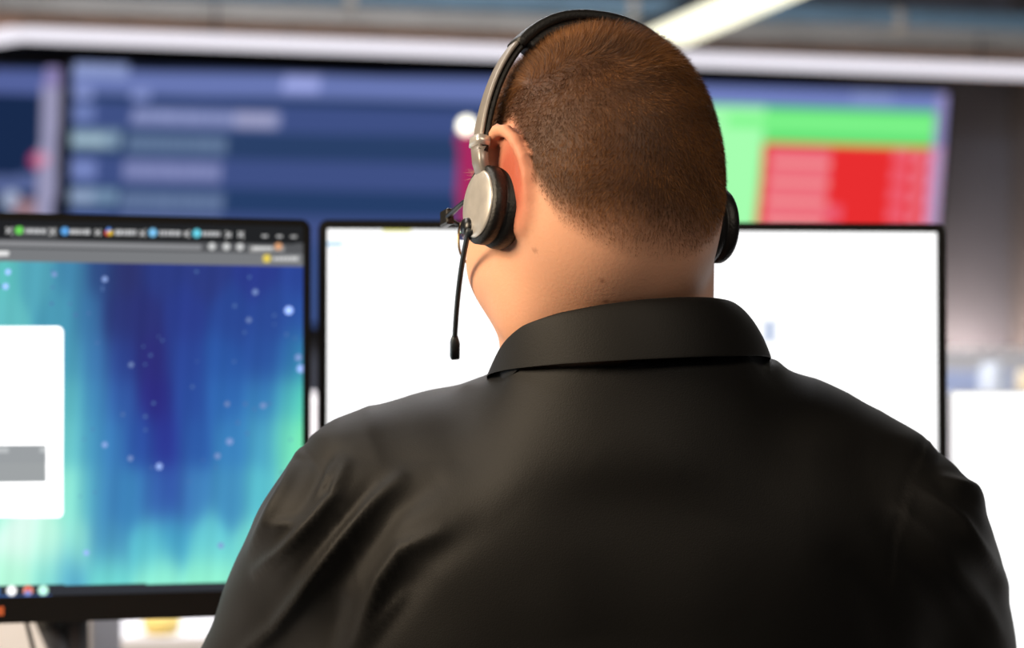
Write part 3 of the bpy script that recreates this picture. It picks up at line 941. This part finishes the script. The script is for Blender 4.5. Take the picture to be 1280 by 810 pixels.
hm = hair_mask(Lb)
skin = lin((221, 165, 134)); red = lin((172, 78, 58)); brown = lin((60, 38, 23))
C = np.tile(skin, (len(Vb), 1))
earw = np.exp(-(((np.abs(Lb[:, 0]) - .079) / .010) ** 2 + ((Lb[:, 1] + .030) / .024) ** 2 + ((Lb[:, 2] - .016) / .036) ** 2))
earw = np.clip(earw * 1.3, 0, 1) * sstep(.066, .073, np.abs(Lb[:, 0]))
C = C * (1 - .9 * earw[:, None]) + red * .9 * earw[:, None]
C = C * (1 - .92 * hm[:, None]) + brown * .92 * hm[:, None]
lips = np.exp(-((Lb[:, 0] / .02) ** 2 + ((Lb[:, 1] - .104) / .01) ** 2 + ((Lb[:, 2] + .063) / .009) ** 2))
C = C * (1 - .5 * lips[:, None]) + lin((190, 100, 95)) * .5 * lips[:, None]
for mx, my, r_ in ((712, 268, 2.6), (751, 351, 2.4), (757, 377, 1.8), (668, 312, 1.8)):   # moles on the neck
    qx, qy = proj(Vb)
    d2 = np.hypot(qx - mx, qy - my); k = np.clip((r_ + 1.5 - d2) / 2, 0, 1) * (Nb[:, 1] < 0)
    C = C * (1 - .6 * k[:, None]) + lin((120, 66, 44)) * .6 * k[:, None]

me = bigmesh('body', Vb, Fb); setcol(me, C)
MSK = mat('skin', (220, 170, 140), 0.55, spec=0.25, bump=(420, 0.12), Subsurface_Weight=0.12, Subsurface_Scale=0.012)
MSK.node_tree.nodes['Principled BSDF'].inputs['Subsurface Radius'].default_value = (1.0, .35, .2)
at = MSK.node_tree.nodes.new('ShaderNodeAttribute'); at.attribute_name = 'Col'
MSK.node_tree.links.new(at.outputs['Color'], MSK.node_tree.nodes['Principled BSDF'].inputs['Base Color'])
body = link('body', me, MSK, person, True, True)

# eyes (parts), eyebrows
M_EYE = mat('eye_white', (235, 230, 225), 0.2, noise=(40, .03))
M_IRIS = mat('blue_grey_iris', (70, 90, 110), 0.2, noise=(300, .3))
for sx in (-1, 1):
    c = H(sx * .031, .0885, .012); fwd = HR @ np.array([sx * .1, 1, -.12])
    e = MB().lathe([(.0108 * math.sin(t), -.0108 * math.cos(t)) for t in np.linspace(.05, math.pi - .05, 14)], c, fwd, 20).build('eye', M_EYE, person, True, True)
    MB().lathe([(.0052, .0092), (.0050, .0100), (.002, .0112)], c, fwd, 16).build('iris', M_IRIS, e, True)

# ---- hair: short strands rooted on the scalp
rngh = np.random.default_rng(11)
fc = Vb[Fb].mean(1); fa = np.linalg.norm(np.cross(Vb[Fb[:, 2]] - Vb[Fb[:, 0]], Vb[Fb[:, 3]] - Vb[Fb[:, 1]]), axis=1) * .5
fm = hm[Fb].mean(1); pr = fa * fm; ok = fm > .04; pr[~ok] = 0; pr /= pr.sum()
NS = 130000
pick = rngh.choice(len(Fb), NS, p=pr)
bw = rngh.dirichlet((1, 1, 1, 1), NS)
root = (Vb[Fb[pick]] * bw[:, :, None]).sum(1); nr = Nb[Fb[pick]].mean(1); nr /= np.linalg.norm(nr, axis=1)[:, None]
lr = (root - HO) @ HR
topw = sstep(.055, .125, lr[:, 2])
# flow: down and back on sides, sideways on the crown
flow_l = np.stack([np.sign(lr[:, 0]) * .1 + topw * 1.1, -.35 * (1 - topw) + .5 * topw, -(1 - topw) * .9 + 0 * topw], 1)
swirl = np.sin(lr[:, 0] * 55 + lr[:, 2] * 40) * .35
flow_l[:, 0] += swirl * (1 - topw); flow_l[:, 1] += np.cos(lr[:, 2] * 60) * .15
flow_l[:, 0] += np.sin(lr[:, 1] * 90 + lr[:, 2] * 70) * .3; flow_l[:, 2] += np.sin(lr[:, 0] * 110 + lr[:, 2] * 30) * .35
flow = flow_l @ HR.T
flow -= nr * (flow * nr).sum(1)[:, None]; flow /= np.maximum(np.linalg.norm(flow, axis=1), 1e-6)[:, None]
ln = (.0034 + .0055 * topw + .0014 * rngh.random(NS)) * np.interp(fm[pick], [0, .5, 1], [.3, .75, 1])
lift = (.22 + .25 * rngh.random(NS))[:, None]
jit = rngh.normal(0, .22, (NS, 3))
dv_ = nr * lift + flow * (1 - .25 * lift) + jit; dv_ /= np.linalg.norm(dv_, axis=1)[:, None]
tip = root + dv_ * ln[:, None] + nr * .0004
view = rngh.normal(0, 1, (NS, 3))
wdir = np.cross(dv_, view); wdir /= np.linalg.norm(wdir, axis=1)[:, None]
wd = (.000085 + .00005 * rngh.random(NS))[:, None]
base = root - nr * .0003
Vh = np.stack([base - wdir * wd, base + wdir * wd, tip], 1).reshape(-1, 3)
Fh = np.arange(NS * 3, dtype=np.int32).reshape(-1, 3)
meh = bigmesh('hair', Vh, Fh)
tone = np.clip(.5 + .5 * np.sin(lr[:, 0] * 70 + 3 * np.sin(lr[:, 2] * 45)) * np.sin(lr[:, 2] * 80 + lr[:, 1] * 40) * .6 + rngh.normal(0, .22, NS), 0, 1)
ch = lin((46, 27, 15))[None] * (1 - tone[:, None]) + lin((146, 98, 56))[None] * tone[:, None]
setcol(meh, np.repeat(ch, 3, 0))
MH = mat('brown_hair', (110, 78, 50), 0.5, spec=0.22)
ah = MH.node_tree.nodes.new('ShaderNodeAttribute'); ah.attribute_name = 'Col'
MH.node_tree.links.new(ah.outputs['Color'], MH.node_tree.nodes['Principled BSDF'].inputs['Base Color'])
hair = link('hair', meh, MH, person, True, True); hair['kind'] = 'stuff'
hair['label'] = 'very short cropped brown hair'
mb = MB()
for sx in (-1, 1):
    for k in range(120):
        t = rngh.random()
        b0 = np.array([sx * (.014 + .040 * t), .0985 - .018 * t ** 2, .044 + .010 * math.sin(t * 2.6) + rngh.normal(0, .002)])
        dd = np.array([sx * (.5 + .4 * t), .45, .3]) + rngh.normal(0, .25, 3); dd /= np.linalg.norm(dd)
        b1 = b0 + dd * rngh.uniform(.006, .011); s_ = np.array([0, .0002, .0002])
        mb.add([H(*(b0 - s_)), H(*(b0 + s_)), H(*b1)], [(0, 1, 2)])
o = mb.build('eyebrow', mat('sandy_hair', (190, 150, 128), .5), person, False, True); o['kind'] = 'stuff'

# ---- polo shirt
fs = Field((-.38, 1.54, .52), (.50, 2.10, 1.20), .0036)
torso(fs, 0.0)
fs.stump(P(783, 450, 1.731), 0.0975, .094, .075, (z_of(434, 1.74) - z_of(456, 1.74)) / .19, .035)
upper_arm(fs, 0.002, .82)
Vs, Fs = fs.mesh()
Vs = smooth(Vs, Fs, 3, .5)
Ns = vnormals(Vs, Fs)
sx_, sy_ = proj(Vs)


def seg_dist(px, py, pts):
    """unsigned distance, signed side and parameter to a polyline in the shirt's back view"""
    best = np.full(len(px), 1e9); side = np.zeros(len(px)); par = np.zeros(len(px)); n = len(pts) - 1
    for i in range(n):
        a, b = np.array(pts[i], float), np.array(pts[i + 1], float); ba = b - a; L2 = ba @ ba
        t = np.clip(((px - a[0]) * ba[0] + (py - a[1]) * ba[1]) / L2, 0, 1)
        dx, dy = px - a[0] - t * ba[0], py - a[1] - t * ba[1]
        d = np.hypot(dx, dy); m = d < best
        best[m] = d[m]; side[m] = np.sign(ba[0] * dy - ba[1] * dx)[m]; par[m] = (i + t[m]) / n
    return best, side, par


# fit the shoulder and sleeve outline: lower or raise each column, widen or narrow each row
XT = [330, 380, 420, 460, 500, 540, 580, 606, 640, 800, 930, 960, 985, 1020, 1060, 1100, 1140, 1180, 1220]
YT = [None, 551, 521, 506, 497, 487, 476, 468, None, None, None, None, 458, 472, 490, 511, 534, 563, None]
cols, sh = [], []
for xt, yt in zip(XT, YT):
    m = np.abs(sx_ - xt) < 5
    if yt is not None and m.any():
        cols.append(xt); sh.append(yt - sy_[m].min())
cols = [cols[0] - 70] + cols + [cols[-1] + 60]; sh = [0] + sh + [0]
shift = np.interp(sx_, cols, sh) * (1 - np.clip((170 - np.abs(sx_ - 786)) / 25, 0, 1))
tops = np.array([sy_[np.abs(sx_ - c_) < 5].min() for c_ in np.arange(340, 1221, 10)])
below = sy_ - np.interp(sx_, np.arange(340, 1221, 10), tops)
fall = np.clip(1 - below / 260.0, 0, 1); fall = fall * fall * (3 - 2 * fall)
Vs[:, 2] -= shift * fall * DJ / FPX
sx_, sy_ = proj(Vs)
rows = np.arange(575, 840, 15)
TLr = np.interp(rows, [570, 600, 630, 660, 690, 720, 750, 780, 810, 840], [366, 345, 327, 311, 298, 285, 274, 263, 250, 240])
TRr = np.interp(rows, [570, 600, 630, 660, 690, 720, 750, 780, 810, 840], [1186, 1210, 1228, 1240, 1251, 1257, 1262, 1267, 1271, 1274])
cl_ = np.array([(775 - TLr[i]) / (775 - sx_[np.abs(sy_ - r) < 5].min()) for i, r in enumerate(rows)])
cr_ = np.array([(TRr[i] - 775) / (sx_[np.abs(sy_ - r) < 5].max() - 775) for i, r in enumerate(rows)])
ks = np.where(sx_ < 775, np.interp(sy_, rows, cl_), np.interp(sy_, rows, cr_))
ks = 1 + (ks - 1) * np.clip((sy_ - 545) / 30, 0, 1)
xc = CAM[0] + (775 - 640) / FPX * DJ
Vs[:, 0] = xc + (Vs[:, 0] - xc) * ks
# relax the yoke below the collar and between the shoulders
wgt = np.clip((sy_ - 462) / 25, 0, 1) * np.clip((760 - sy_) / 60, 0, 1) * np.clip((215 - np.abs(sx_ - 786)) / 40, 0, 1) * (Vs[:, 1] < 1.78)
for _ in range(70):
    Vs = Vs + wgt[:, None] * (smooth(Vs, Fs, 1, .6) - Vs)
Ns = vnormals(Vs, Fs); sx_, sy_ = proj(Vs)

disp = np.zeros(len(Vs))


def fold(pts, h, s, edge=None):
    d, sd_, par = seg_dist(sx_, sy_, pts)
    taper = np.sin(np.clip(par, 0, 1) * math.pi * .86 + .25) ** .8
    taper = np.where(np.isfinite(taper), np.clip(taper, 0, 1), 0)
    global disp
    disp += h * np.exp(-(d / s) ** 2) * taper


back = Ns[:, 1] < .35
fold([(300, 822), (346, 781), (374, 745), (403, 704), (431, 667), (464, 631), (500, 600)], 0.0095, 9.0)
fold([(321, 716), (358, 684), (391, 651), (419, 618), (432, 580)], 0.0073, 7.4)
fold([(312, 690), (338, 643), (358, 606), (372, 570)], 0.0056, 6.6)
fold([(440, 815), (456, 781), (476, 724), (501, 688), (550, 667)], 0.0073, 9.8)
fold([(337, 660), (356, 655), (378, 652)], 0.0039, 4.9)
fold([(396, 620), (410, 596), (424, 570)], 0.0045, 5.7)
fold([(452, 810), (480, 770), (505, 740)], 0.0039, 7.4)
fold([(366, 722), (396, 690), (440, 640), (470, 600)], -0.0047, 13)
fold([(395, 800), (418, 735), (452, 690), (490, 640), (540, 606)], -0.0063, 17)
fold([(440, 830), (462, 800), (500, 745), (530, 705), (590, 665)], -0.0047, 20)
fold([(342, 690), (366, 645), (395, 600), (425, 566)], -0.0028, 10)
fold([(405, 830), (415, 780), (432, 745)], -0.0044, 12)
# right sleeve: softer creases
fold([(1128, 640), (1180, 690), (1225, 752), (1250, 800)], 0.0056, 10.7)
fold([(1150, 610), (1200, 650), (1236, 700), (1262, 742)], 0.0050, 8.2)
fold([(1180, 600), (1214, 612), (1238, 636)], 0.0050, 7.4)
fold([(1105, 660), (1150, 720), (1200, 800)], -0.0033, 16)
fold([(1140, 650), (1195, 705), (1235, 770)], -0.0025, 9)
fold([(1060, 700), (1100, 760), (1120, 830)], -0.0050, 24)
# broad drape of the back
fold([(640, 640), (700, 700), (720, 800)], .003, 50)
fold([(900, 650), (880, 740), (850, 810)], .003, 60)
# armhole seam
for pts in ([(378, 556), (408, 600), (430, 660), (440, 740)], [(1158, 548), (1136, 600), (1120, 670), (1112, 740)]):
    fold(pts, -.0016, 3.2); fold([(x + 5, y) for x, y in pts], .0012, 3.2)
wob = .0008 * np.sin(Vs[:, 0] * 60 + Vs[:, 2] * 25) * np.sin(Vs[:, 2] * 48 + 1)
Vs = Vs + Ns * (np.where(back, disp, disp * .3) + wob)[:, None]
Vs = smooth(Vs, Fs, 1, .4)
me = bigmesh('polo_shirt', Vs, Fs)
M_SHIRT = mat('black_jersey', (13, 12, 11), 0.62, spec=0.24, Sheen_Weight=0.07, Sheen_Roughness=0.45)
nt = M_SHIRT.node_tree
wv = nt.nodes.new('ShaderNodeTexNoise'); wv.inputs['Scale'].default_value = 900; wv.inputs['Detail'].default_value = 3
tc = nt.nodes.new('ShaderNodeTexCoord'); bp = nt.nodes.new('ShaderNodeBump'); bp.inputs['Strength'].default_value = .25; bp.inputs['Distance'].default_value = .0006
nt.links.new(tc.outputs['Object'], wv.inputs['Vector']); nt.links.new(wv.outputs['Fac'], bp.inputs['Height']); nt.links.new(bp.outputs['Normal'], nt.nodes['Principled BSDF'].inputs['Normal'])
shirt = link('polo_shirt', me, M_SHIRT, person, True, True)

# collar: rises around the neck, folds over and falls outward
th = np.linspace(-math.pi, math.pi, 121)[:-1]
deg = np.degrees(th)
ytop = np.interp(deg, [-180, -135, -90, -68, -50, -30, -10, 10, 30, 50, 70, 90, 120, 150, 180], [505, 490, 457, 430, 409, 395, 386, 379.5, 376, 375, 376.5, 384, 415, 470, 505])
ybot = np.interp(deg, [-180, -135, -90, -60, -30, 0, 30, 60, 90, 135, 180], [560, 517, 471, 462.5, 456, 451, 447, 445, 448, 500, 560])
DC = 1.721
ctx, cbx = 768, 787
rt, rb_ = .0785 + .0065 * np.exp(-((deg + 58) / 36) ** 2), np.interp(deg, [-180, -90, 0, 90, 180], [.10, .1020, .100, .1010, .10])
prof = [(-.05, -.55), (-.03, -.25), (-.02, -.04), (.02, .0), (.13, -.003), (.30, .05), (.50, .19), (.70, .42), (.86, .68), (.95, .88), (1.0, 1.0), (.985, 1.02), (.93, .99)]
rings = []
for (s_, g_) in prof:
    g0 = g_
    zt_ = np.array([z_of(v, DC) for v in ytop]); zb_ = np.array([z_of(v, DC) for v in ybot])
    zz = zt_ - (zt_ - zb_) * g0 if g_ >= 0 else zt_ + .05 * g0
    rx = rt + (rb_ - rt) * s_
    cx = P(ctx + (cbx - ctx) * max(s_, 0), 400, DC)[0]
    dcy = .0
    rings.append(np.stack([cx + rx * np.sin(th), DC - .005 + .009 * max(s_, 0) - (rx * 1.0) * np.cos(th), zz], 1))
nR, nT = len(prof), len(th)
Vc = np.concatenate(rings)
Fc = [(i * nT + k, (i + 1) * nT + k, (i + 1) * nT + (k + 1) % nT, i * nT + (k + 1) % nT) for i in range(nR - 1) for k in range(nT)]
mc = bigmesh('collar', Vc, np.array(Fc))
co = link('collar', mc, M_SHIRT, shirt, True)
sb_ = co.modifiers.new('smooth', 'SUBSURF'); sb_.levels = 1; sb_.render_levels = 2

# trousers and shoes (below the frame)
ft = Field((-.25, 1.60, 0.0), (.42, 2.46, .66), .008)
px0 = float(P(775, 770, 1.80)[0])
ft.ell((px0, 1.80, .57), (.195, .155, .11), .03)
M_TROUSER = mat('dark_grey_trousers', (44, 46, 52), .85, noise=(200, .1))
for sx in (-1, 1):
    k0, k1, k2 = np.array([px0 + sx * .10, 1.82, .56]), np.array([px0 + sx * .16, 2.26, .565]), np.array([px0 + sx * .16, 2.30, .10])
    ft.cone(k0, k1, .088, .068, .03); ft.cone(k1, k2, .064, .048, .02)
Vt, Ft = ft.mesh()
link('trousers', bigmesh('trousers', smooth(Vt, Ft, 2), Ft), M_TROUSER, person, True, True)
for sx in (-1, 1):
    fo = Field((px0 + sx * .16 - .07, 2.20, -.002), (px0 + sx * .16 + .07, 2.56, .13), .006)
    fo.ell((px0 + sx * .16, 2.29, .05), (.040, .055, .046), .02); fo.ell((px0 + sx * .17, 2.40, .036), (.044, .11, .034), .03)
    Vt, Ft = fo.mesh(); Vt = smooth(Vt, Ft, 2)
    Vt[:, 2] = np.maximum(Vt[:, 2], .0025)
    link('shoe', bigmesh('shoe', Vt, Ft), M_LEATHER, person, True, True)

# office chair under the person (below the frame)
ch_ = thing('office_chair', 'black office chair under the seated person', 'chair', Matrix.Translation((px0, 1.82, 0)))
MB().box((-.25, -.25, .405), (.25, .25, .465), .025, 3).build('seat', M_LEATHER, ch_)
MB().box((-.21, -.265, .55), (.21, -.215, .84), .02, 3).build('backrest', M_LEATHER, ch_)
MB().box((-.04, -.285, .40), (.04, -.266, .62), .005).build('back_bracket', M_BLACKMETAL, ch_)
MB().tube([(0, 0, .10), (0, 0, .405)], .028, 16).build('gas_post', M_BLACKMETAL, ch_, True)
for k in range(5):
    a = R(18 + 72 * k); e = (math.cos(a) * .3, math.sin(a) * .3)
    l = MB().tube([(0, 0, .10), (e[0], e[1], .065)], [.026, .016], 10).build('leg', M_BLACKMETAL, ch_, True)
    MB().tube([(e[0] - .012 * math.sin(a), e[1] + .012 * math.cos(a), .028), (e[0] + .012 * math.sin(a), e[1] - .012 * math.cos(a), .028)], .028, 14).build('caster', M_BEZEL, l, True)

# ------------------------------------------------------------------ headset (head coordinates)
HM = Matrix.Identity(4)
for i in range(3):
    for j in range(3): HM[i][j] = float(HR[i, j])
    HM[i][3] = float(HO[i])
hs = thing('headset', 'black and silver on-ear headset with microphone boom on the head', 'headset', HM)
BW, BH = .0945, .1470


def band_pt(a, dr=0.0):     # a = 0 left cup side .. pi right
    c_, s_ = math.cos(a), math.sin(a)
    e = .86
    x = -math.copysign(abs(c_) ** e, c_) * (BW + dr); z = abs(s_) ** e * (BH + dr)
    return (x, -.010, z)


arc = np.linspace(R(52), R(128), 40)
MB().tube([band_pt(a) for a in arc], 1.0, 16, flat=(.0100, .0042), up=(0, 1, 0)).build('headband', M_LEATHER, hs, True)
MB().tube([band_pt(a, -.0070) for a in np.linspace(R(55), R(125), 34)], 1.0, 14, flat=(.0085, .0040), up=(0, 1, 0)).build('headband_pad', M_LEATHER, hs, True)
CUPZ, CUPY = .0035, -.002
for sx in (-1, 1):
    aa = np.linspace(R(13), R(56), 18)
    if sx > 0: aa = math.pi - aa
    MB().tube([band_pt(a, .0016) for a in aa], 1.0, 14, flat=(.0068, .0016), up=(0, 1, 0)).build('slider_arm', M_SLIDER, hs, True)['label'] = 'satin grey metal arm'
    MB().tube([band_pt(a, -.0024) for a in aa], 1.0, 14, flat=(.0072, .0022), up=(0, 1, 0)).build('arm_lining', M_LEATHER, hs, True)
    a1_ = R(17) if sx < 0 else math.pi - R(17)
    a2_ = R(14.5) if sx < 0 else math.pi - R(14.5)
    MB().tube([band_pt(a1_), band_pt(a2_)], 1.0, 14, flat=(.0086, .0056), up=(0, 1, 0)).build('arm_ring', M_SILVER, hs, True)['label'] = 'pale metal ring'
    MB().tube([band_pt(a2_), (sx * .0905, -.008, .034), (sx * .0870, -.008, .022)], [1.0, .95, .9], 14, flat=(.0075, .0042), up=(0, 1, 0)).build('cup_fork', M_SLIDER, hs, True)
    ax = (sx, -.01, .06)
    c = Vector((sx * (.0680 if sx < 0 else .0765), CUPY - .004, CUPZ))
    cup = MB().lathe([(.010, .0), (.0275, .001), (.0290, .004), (.0290, .009), (.0280, .012), (.0262, .0135), (.0262, .0150), (.0275, .0155), (.0275, .0215), (.0262, .0235)], c, ax, 44).build('ear_cup', M_LEATHER, hs, True)
    axv = Vector(ax).normalized()
    MB().lathe([(.0235, .0234), (.0235, .0244), (.0222, .0254), (.012, .0258), (.0015, .0258)], c, ax, 44).build('cup_disc', M_SILVER, cup, True)['label'] = 'round brushed silver disc'
# microphone boom on the left cup
cl = np.array([-.0800 - .019, -.004, .0])
tipw = P(568.5, 424, 1.765); tl = HR.T @ (tipw - HO)
m0w = P(586, 288, 1.655); m0 = HR.T @ (m0w - HO)
midw = P(574.5, 352, 1.715); md = HR.T @ (midw - HO)
bp_ = []
for t in np.linspace(0, 1, 16):
    bp_.append((1 - t) ** 2 * m0 + 2 * t * (1 - t) * (2 * md - .5 * m0 - .5 * tl) + t * t * tl)
MB().tube(bp_, [.0019] * 16, 10).build('microphone_boom', M_BOOM, hs, True)
e0 = HR.T @ (P(569, 418, 1.762) - HO); e1 = HR.T @ (P(568.5, 446, 1.775) - HO)
e0a = e0 + (e1 - e0) * .28
MB().tube([e0, e0a, e0a + (e1 - e0) * .1, e1], [.45, .9, 1.0, 1.0], 14, flat=(.0036, .0034), up=(.3, 1, 0)).build('microphone_capsule', M_BOOM, hs, True)
MB().lathe([(.006, 0), (.0065, .002), (.0055, .005)], HR.T @ (P(588, 284, 1.665) - HO), (-1, -.1, 0), 18).build('boom_pivot', M_BLACKMETAL, hs, True)

# ------------------------------------------------------------------ glasses
gl = thing('glasses', 'thin dark framed glasses worn on the face, corner showing beside the headset', 'glasses', HM)
M_FRAME = mat('dark_metal_frame', (52, 50, 48), .3, .6, noise=(100, .1))
M_GOLD = mat('gold_wire', (150, 132, 96), .3, .8, noise=(100, .1))
for sx in (-1, 1):
    rim = []
    for k in range(33):
        a = 2 * math.pi * k / 32
        c_, s_ = math.cos(a), math.sin(a)
        rim.append((sx * .032 + .026 * math.copysign(abs(c_) ** .75, c_), .112 - .010 * (abs(sx * .032 + .026 * c_) / .064) ** 2, .006 + .020 * math.copysign(abs(s_) ** .75, s_)))
    o = MB().tube(rim, .0009, 8, False).build('lens_rim', M_GOLD, gl, True)
    MB().add([(p[0], p[1] - .0006, p[2]) for p in rim[:-1]] + [(p[0], p[1] + .0006, p[2]) for p in rim[:-1]],
             [tuple(range(32)), tuple(range(63, 31, -1))] + [(k, (k + 1) % 32, 32 + (k + 1) % 32, 32 + k) for k in range(32)]).build('lens', M_GLASS, gl)
    MB().tube([(sx * .058, .105, .018), (sx * .068, .100, .020), (sx * .071, .092, .020), (sx * .075, .04, .024), (sx * .0775, .006, .040), (sx * .0770, -.008, .036)], [.0016, .0024, .0022, .0012, .0012, .0012], 8).build('temple', M_FRAME, gl, True)
    MB().box((sx * .0695 - .003, .091, .014), (sx * .0695 + .003, .105, .026), .0015).build('hinge', M_FRAME, gl)
    MB().tube([(sx * .010, .110, .004), (sx * .008, .106, -.002)], .0012, 6).build('nose_pad', M_GOLD, gl)
MB().tube([(-.009, .112, .010), (0, .116, .014), (.009, .112, .010)], .0010, 8).build('bridge', M_GOLD, gl, True)
